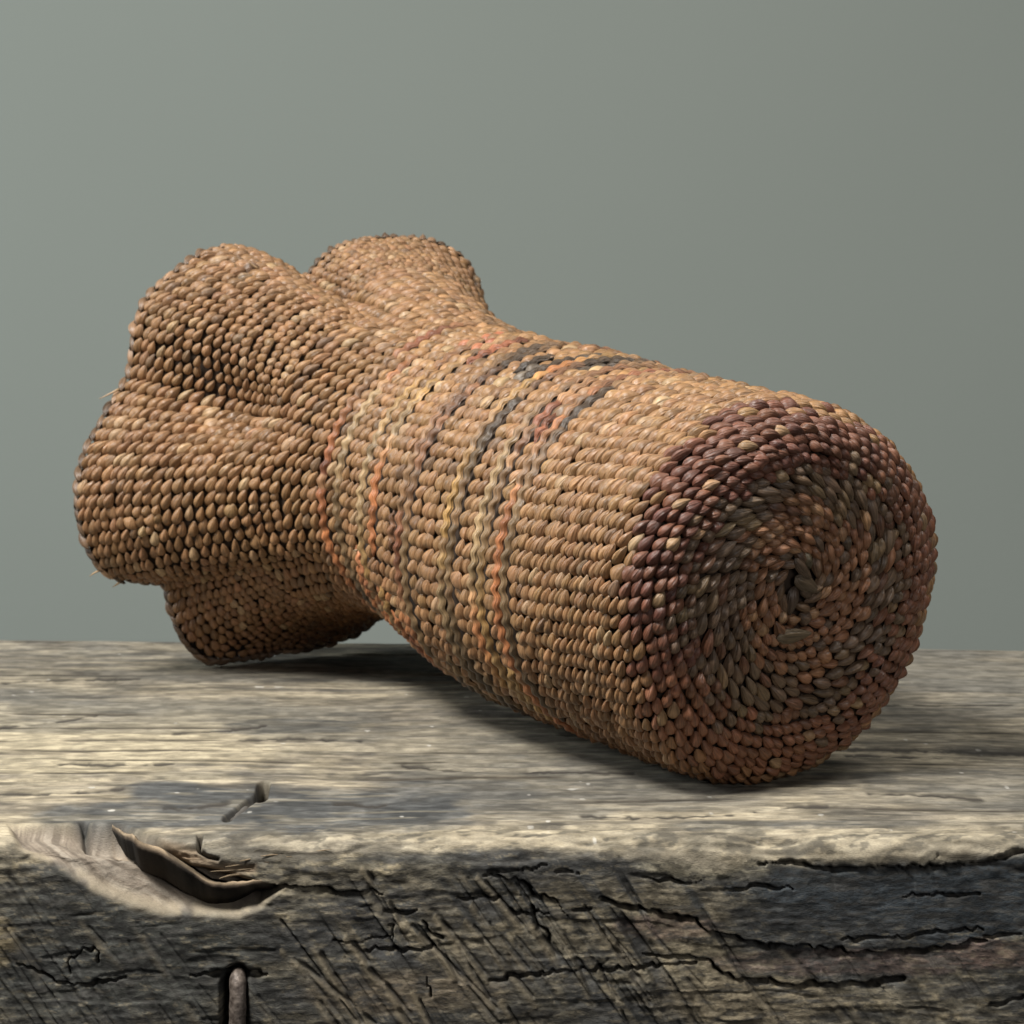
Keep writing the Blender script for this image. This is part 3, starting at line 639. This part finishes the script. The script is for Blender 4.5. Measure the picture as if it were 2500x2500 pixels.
# courses that carry a false-embroidery strand: (meridian, colours by angle from the top (90) round the front to the underside (250))
OR, YE, CR_, GR, DK, RE, MV = (.31, .120, .048), (.29, .170, .062), (.26, .175, .09), (.145, .092, .046), (.052, .034, .021), (.175, .064, .032), (.165, .080, .040)
TN = (.215, .125, .063)
STR = [(4.235, 62, 262, [(62, TN), (90, TN), (105, RE), (114, RE), (135, TN), (150, MV), (160, OR), (172, RE), (195, OR), (225, OR), (262, MV)]),
       (4.120, 118, 252, [(118, TN), (130, OR), (140, CR_), (165, CR_), (180, GR), (200, GR), (225, DK), (252, GR)]),
       (3.790, 100, 214, [(100, TN), (118, MV), (135, YE), (160, CR_), (185, CR_), (205, YE), (214, MV)]),
       (3.680, 85, 196, [(85, TN), (110, TN), (130, YE), (150, CR_), (168, OR), (188, OR), (196, OR)]),
       (3.325, 85, 222, [(85, TN), (96, DK), (104, DK), (116, TN), (150, MV), (165, TN), (185, RE), (205, MV), (222, OR)]),
       (3.215, 92, 236, [(92, TN), (104, DK), (112, DK), (124, MV), (160, MV), (185, GR), (236, GR)]),
       (2.820, 75, 244, [(75, TN), (95, YE), (108, OR), (118, YE), (140, TN), (160, YE), (178, YE), (195, CR_), (215, GR), (244, DK)]),
       (2.712, 80, 262, [(80, TN), (90, DK), (100, DK), (112, MV), (122, DK), (138, DK), (152, GR), (175, GR), (200, GR), (225, DK), (262, DK)]),
       (2.455, 80, 226, [(80, TN), (100, MV), (125, TN), (148, CR_), (165, CR_), (185, CR_), (205, OR), (226, YE)]),
       (2.360, 108, 236, [(108, TN), (126, RE), (136, RE), (148, TN), (172, GR), (200, YE), (236, GR)]),
       (2.185, 72, 252, [(72, TN), (92, RE), (112, MV), (128, OR), (145, TN), (165, OR), (195, OR), (232, OR), (252, RE)]),
       (2.070, 88, 236, [(88, TN), (105, TN), (118, DK), (130, DK), (145, TN), (160, GR), (185, GR), (236, DK)])]
EXTRA = [(4.02, 205, 226, OR), (3.93, 196, 216, (.42, .17, .08)), (3.93, 222, 246, OR), (3.80, 220, 240, OR), (3.70, 206, 228, YE), (3.60, 214, 246, OR), (3.50, 222, 250, RE), (3.42, 226, 256, OR), (3.06, 222, 250, DK),
         (2.95, 218, 248, GR), (2.60, 214, 240, GR), (2.28, 212, 240, YE), (3.40, 176, 190, MV), (2.60, 76, 96, DK), (2.50, 80, 100, DK), (3.56, 90, 118, RE), (2.90, 98, 120, DK), (3.02, 100, 116, DK), (2.30, 128, 140, RE), (1.96, 62, 84, MV), (3.10, 68, 88, MV)]
def snap(items):
    used = []; out = []
    for it in items:
        for j in sorted(range(len(ROWS)), key=lambda j: abs(ROWS[j][0]-it[0])):
            if all(jj != j or it[2] < b0 or it[1] > b1 for jj, b0, b1 in used): break
        used.append((j, it[1], it[2])); out.append((ROWS[j][0],)+tuple(it[1:]))
    return out
_all = snap(STR+EXTRA); STR, EXTRA = _all[:len(STR)], _all[len(STR):]
def strand_at(m, a):
    for (sm, a0, a1, _) in STR:
        if abs(m-sm) < .004 and a0 <= a <= a1: return True
    for (sm, a0, a1, _) in EXTRA:
        if abs(m-sm) < .004 and a0 <= a <= a1: return True
    return False

def build_stitches():
    rng = np.random.default_rng(77); rec = []
    for j, (m, a) in enumerate(ROWS):
        P = surf(np.full(len(a), m), a); T, B, n = frame(np.full(len(a), m), a)
        gap = .5*(np.linalg.norm(np.roll(P, -1, 0)-P, axis=1)+np.linalg.norm(np.roll(P, 1, 0)-P, axis=1))
        pit = (ROWS[min(j+1, len(ROWS)-1)][0]-ROWS[max(j-1, 0)][0])/(min(j+1, len(ROWS)-1)-max(j-1, 0))
        for k in range(len(a)):
            ad = math.degrees(a[k]) % 360
            if strand_at(m, ad): continue
            al = math.radians(float(np.interp(m, [.2, .8, 1.2, 6], [30, 28, 24, 26]))+rng.normal(0, 4))
            x = -T[k]*math.cos(al)-B[k]*math.sin(al); y = np.cross(n[k], x)
            ln = gap[k]*(1.32 if m > 1 else 1.40)*rng.uniform(.92, 1.1)+.006; wd = pit*rng.uniform(.90, 1.24)*(1.0 if m > 1 else 1.08); ht = .046*rng.uniform(.8, 1.2)*min(1, gap[k]/.07)
            if rng.random() < .03: wd *= 1.5
            tip = rng.normal(.13, .06)                                     # the pointed end lifts a little
            x2 = x*math.cos(tip)+n[k]*math.sin(tip); n2 = np.cross(x2, y)
            c, gl = stitch_colour(m, ad, rng)
            p = P[k]+n[k]*(-.012+rng.normal(0, .004))+B[k]*rng.normal(0, .005)+T[k]*rng.normal(0, .004)
            v = CAMP-P[k]; dist = np.linalg.norm(v); v = v/dist
            show = ln*wd*max(0, float(n[k]@v))/dist**2
            if m > 4.4 and (ad < 70 or ad > 300 or 225 < ad): show *= 0
            rec.append((show, p, x2*ln, y*wd, n2*ht, c, gl, int(rng.integers(len(SHAPES))), ln, wd, ht, x2, y, n2))
    order = sorted(range(len(rec)), key=lambda i: -rec[i][0])
    single = set(order[:298])
    # one object per stitch for those that show largest
    white = lambda n: np.ones((n, 3), np.float32)
    meshes = {}
    for gl in (False, True):
        for i, (V, q, t, uv) in enumerate(SHAPES):
            me = np_mesh('stitch', V, quads=q, tris=t, col=white(len(V)), uv=uv*[1, 1]+[i*3.7, i*1.3]); me.materials.append(gloss if gl else fibre); meshes[(gl, i)] = me
    for i in sorted(single):
        sh, p, ax, ay, az, c, gl, si, ln, wd, ht, x, y, n = rec[i]
        o = bpy.data.objects.new('stitch', meshes[(gl, si)]); COL.objects.link(o); o.parent = basket
        M = np.c_[x, y, n]; o.location = Vector((p-ROOT)*S); o.rotation_euler = Matrix(M.tolist()).to_euler(); o.scale = (ln*S, wd*S, ht*S)
        o.color = (*c, 1)
    # the rest joined
    Vs, Qs, Ts, Cs, Us, Mq, Mt = [], [], [], [], [], [], []; off = 0
    for i, r_ in enumerate(rec):
        if i in single: continue
        V, q, t, uv = SHAPES[r_[7]]
        Vs.append(r_[1]-ROOT+V[:, :1]*r_[2]+V[:, 1:2]*r_[3]+V[:, 2:]*r_[4]); Qs.append(q+off); Ts.append(t+off)
        Cs.append(np.repeat(r_[5][None], len(V), 0)); Us.append(uv+rng.uniform(0, 60, 2)); off += len(V)
        Mq.append(np.full(len(q), int(r_[6]))); Mt.append(np.full(len(t), int(r_[6])))
    me = np_mesh('weave', np.concatenate(Vs)*S, quads=np.concatenate(Qs), tris=np.concatenate(Ts), col=np.concatenate(Cs), uv=np.concatenate(Us))
    me.materials.append(fibre); me.materials.append(gloss); me.polygons.foreach_set('material_index', np.concatenate(Mq+Mt).astype(np.int32))
    o = link('weave', me, None, basket); o['kind'] = 'stuff'
    print('stitches', len(rec), 'rows', len(ROWS), 'warps', [len(a) for m, a in ROWS[::10]])
build_stitches()

def make_shell():
    """the wall behind the stitches: outer and inner face, closed over the rim"""
    ms = np.r_[np.linspace(.002, 1.3, 60), np.linspace(1.3, MMAX, 150)[1:]]; an = np.linspace(0, 2*math.pi, 240, endpoint=False)
    M, AA = np.meshgrid(ms, an, indexing='ij'); P = surf(M, AA); T, B, n = frame(M, AA)
    out = P-n*.036; inn = P[::-1]-n[::-1]*.075
    V = np.concatenate([out, inn], 0)-ROOT; nr, na = V.shape[:2]
    I = np.arange(nr-1)[:, None]*na; J = np.arange(na)[None]; Jn = (J+1) % na
    q = np.stack([I+J, I+Jn, I+na+Jn, I+na+J], -1).reshape(-1, 4)
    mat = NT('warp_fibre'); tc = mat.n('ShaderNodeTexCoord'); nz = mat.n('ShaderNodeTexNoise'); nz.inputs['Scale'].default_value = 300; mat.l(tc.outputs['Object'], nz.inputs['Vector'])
    rp = mat.n('ShaderNodeValToRGB'); rp.color_ramp.elements[0].color = (.018, .011, .007, 1); rp.color_ramp.elements[1].color = (.045, .026, .015, 1)  # kept near black to paint shade into the gaps between stitches
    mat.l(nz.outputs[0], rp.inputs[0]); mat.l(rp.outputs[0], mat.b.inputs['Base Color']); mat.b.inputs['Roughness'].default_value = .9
    link('basket_wall', np_mesh('basket_wall', V.reshape(-1, 3)*S, quads=q), mat.m, basket)
make_shell()

def ribbon(m_of, a0, a1, cols, rng, w=.028, h=.026):
    """a strand of overlay lying on one course and riding over each warp"""
    mm = m_of; row = min(ROWS, key=lambda r: abs(r[0]-mm)); wa = np.sort(row[1] % (2*math.pi))
    ss = 7; lo, hi = math.radians(a0), math.radians(a1)
    sp = 2*math.pi/len(wa); n = max(6, int((hi-lo)/sp*ss)); a = np.linspace(hi, lo, n)
    idx = np.interp(a, np.r_[wa-2*math.pi, wa, wa+2*math.pi], np.arange(3*len(wa))); fr = idx % 1
    ph = rng.uniform(-.08, .08); fr = (fr+ph) % 1
    bumpz = .5+.5*np.cos(2*math.pi*fr)
    am = .0045*np.sin(2*math.pi*fr+.8)                               # saw-tooth lean of every stitch
    wob = .006*np.interp(np.linspace(0, 30, n), np.arange(31), rng.normal(0, 1, 31))
    m = mm-.010+am*1.4+wob
    P = surf(m, a); T, B, N_ = frame(m, a)
    wid = w*(.94+.10*bumpz)*(1+.12*np.interp(np.linspace(0, 40, n), np.arange(41), rng.normal(0, 1, 41)))
    end = np.minimum(1, np.minimum(np.arange(n), n-1-np.arange(n))/5.0)**.6; wid = wid*np.maximum(end, .12)
    ht = h*(.92+.16*bumpz)*np.maximum(end, .2)
    base = P+N_*(.006+.008*bumpz[:, None])
    f = np.linspace(0, 1, 7); th = math.pi*f
    V = base[:, None]-B[:, None]*(np.cos(th)[None, :, None]*wid[:, None, None]*-1)+N_[:, None]*(np.sin(th)[None, :, None]*ht[:, None, None])
    k = 7; q = [(i*k+c, i*k+c+1, (i+1)*k+c+1, (i+1)*k+c) for i in range(n-1) for c in range(k-1)]
    ang = np.degrees(a); ca = np.array([c[0] for c in cols], float); cc = np.array([c[1] for c in cols], float)
    # each stitch keeps one tone of the dye
    sid = np.floor(idx+ph+.5).astype(int); sa = np.array([ang[sid == s].mean() for s in sid])
    col = np.c_[[np.interp(sa, ca, cc[:, i]) for i in range(3)]].T
    jit = {s: (math.exp(rng.normal(0, .20)), .75*(rng.random() < .16)) for s in sorted(set(sid.tolist()))}; jk = np.array([jit[s] for s in sid]); col = col*(1-jk[:, 1:])+np.array(TN)*jk[:, 1:]; col = col*jk[:, :1]
    col = np.repeat(col[:, None], k, 1).reshape(-1, 3)
    uv = np.stack(np.meshgrid(np.linspace(0, n/ss, n), f, indexing='ij'), -1).reshape(-1, 2)+rng.uniform(0, 50, 2)
    return np_mesh('strand', (V.reshape(-1, 3)-ROOT)*S, quads=np.array(q), col=np.clip(col, .01, .8), uv=uv)
def make_strands():
    rng = np.random.default_rng(31)
    for (m, a0, a1, cols) in STR: link('strand', ribbon(m, a0, a1, cols, rng), fibre, basket)
    for (m, a0, a1, c) in EXTRA: link('strand', ribbon(m, a0, a1, [(a0, c), (a1, np.array(c)*.85)], rng, .027), fibre, basket)
make_strands()

def make_rim_binding():
    """the last course: warp ends turned over and bound, one knuckle per warp"""
    rng = np.random.default_rng(63); m, a = ROWS[-1]; m = MMAX-.012
    P = surf(np.full(len(a), m), a); T, B, n = frame(np.full(len(a), m), a)
    gap = np.linalg.norm(np.roll(P, -1, 0)-P, axis=1); Vs, Qs, Ts, Cs, Us = [], [], [], [], []; off = 0
    for k in range(len(a)):
        for side in (1, 0):
            al = math.radians(38+rng.normal(0, 9)); nn = n[k]*(.75 if side else -.2)+B[k]*(.6 if side else 1.0); nn /= np.linalg.norm(nn)
            x = -T[k]*math.cos(al)-np.cross(nn, T[k])*math.sin(al); x /= np.linalg.norm(x); y = np.cross(nn, x)
            V, q, t, uv = SHAPES[int(rng.integers(len(SHAPES)))]
            c = np.array([.150, .09, .052])*math.exp(rng.normal(0, .35)); 
            if rng.random() < .2: c = np.array([.080, .048, .028])
            Vs.append(P[k]-n[k]*(.012 if side else .035)+B[k]*(.006 if side else .0)-ROOT+V[:, :1]*x*gap[k]*1.6+V[:, 1:2]*y*.060+V[:, 2:]*nn*.036*rng.uniform(.7, 1.3))
            Qs.append(q+off); Ts.append(t+off); Cs.append(np.repeat(c[None], len(V), 0)); Us.append(uv+rng.uniform(0, 60, 2)); off += len(V)
    link('rim_binding', np_mesh('rim_binding', np.concatenate(Vs)*S, quads=np.concatenate(Qs), tris=np.concatenate(Ts), col=np.concatenate(Cs), uv=np.concatenate(Us)), fibre, basket)
make_rim_binding()

def make_start():
    """the start of the base: a few crossing splints, cut ends and a darn"""
    rng = np.random.default_rng(8); cen = surf(0.0, 0.0)
    def blade(name, p0, p1, w, h, c, lift=.0):
        a, b = (cen+p[0]*E1+p[1]*U+NB*(.004+lift) for p in (p0, p1)); x = b-a; y = np.cross(NB, x/np.linalg.norm(x))
        V, q, t, uv = stitch_shape(rng, 8, 7)
        Vv = (a+b)/2-ROOT+V[:, :1]*x+V[:, 1:2]*y*w+V[:, 2:]*NB*h
        link(name, np_mesh(name, Vv*S, quads=q, tris=t, col=np.repeat(np.array(c, float)[None], len(V), 0), uv=uv+rng.uniform(0, 9, 2)), fibre, basket)
    blade('warp_end', (-.055, .125), (.065, -.005), .066, .026, (0.076, 0.049, 0.030), .012)
    blade('warp_end', (.012, .150), (.05, .06), .060, .04, (0.079, 0.061, 0.036))
    blade('warp_end', (-.045, .03), (.12, -.065), .095, .024, (0.083, 0.058, 0.035), .010)
    blade('warp_end', (-.035, -.02), (-.055, -.175), .080, .028, (0.061, 0.040, 0.027))
    blade('warp_end', (.005, -.03), (.085, -.10), .06, .024, (0.072, 0.047, 0.029))
    blade('warp_end', (.14, -.03), (.06, -.06), .035, .03, (.18, .11, .06))
    blade('warp_end', (-.085, -.15), (-.11, -.215), .055, .03, (.26, .16, .09))
    blade('warp_end', (-.06, -.20), (.02, -.195), .05, .03, (.24, .13, .065))
    blade('darn', (-.135, -.28), (.085, -.272), .085, .022, (.105, .075, .043), .014)
    # loose frayed fibres on the lower rim and over the side
    for (mm, ad, ln) in [(MMAX-.02, -157, .06), (MMAX-.02, -153, .05), (3.9, -162, .05), (2.2, 152, .06), (5.5, 133, .10), (5.45, 129, .08), (MMAX-.02, 168, .10)]:
        a0 = math.radians(ad); P = surf(mm, a0); T, B, n = frame(np.array([mm]), np.array([a0])); d = n[0]*.5+B[0]*rng.normal(.3, .5)+T[0]*rng.normal(0, .6)
        ts = np.linspace(0, 1, 7); pts = P+n[0]*.02+ts[:, None]*d*ln+(ts**2)[:, None]*T[0]*rng.normal(0, .03)
        V, q, t = tube(pts-ROOT, .0085*(1-ts*.75), 6)
        link('frayed_fibre', np_mesh('frayed_fibre', V*S, quads=q, tris=t, col=np.repeat([[.30, .20, .11]], len(V), 0), uv=np.zeros((len(V), 2))), fibre, basket)
make_start()

# rest the basket on the wood: drop the whole thing until its lowest stitches touch
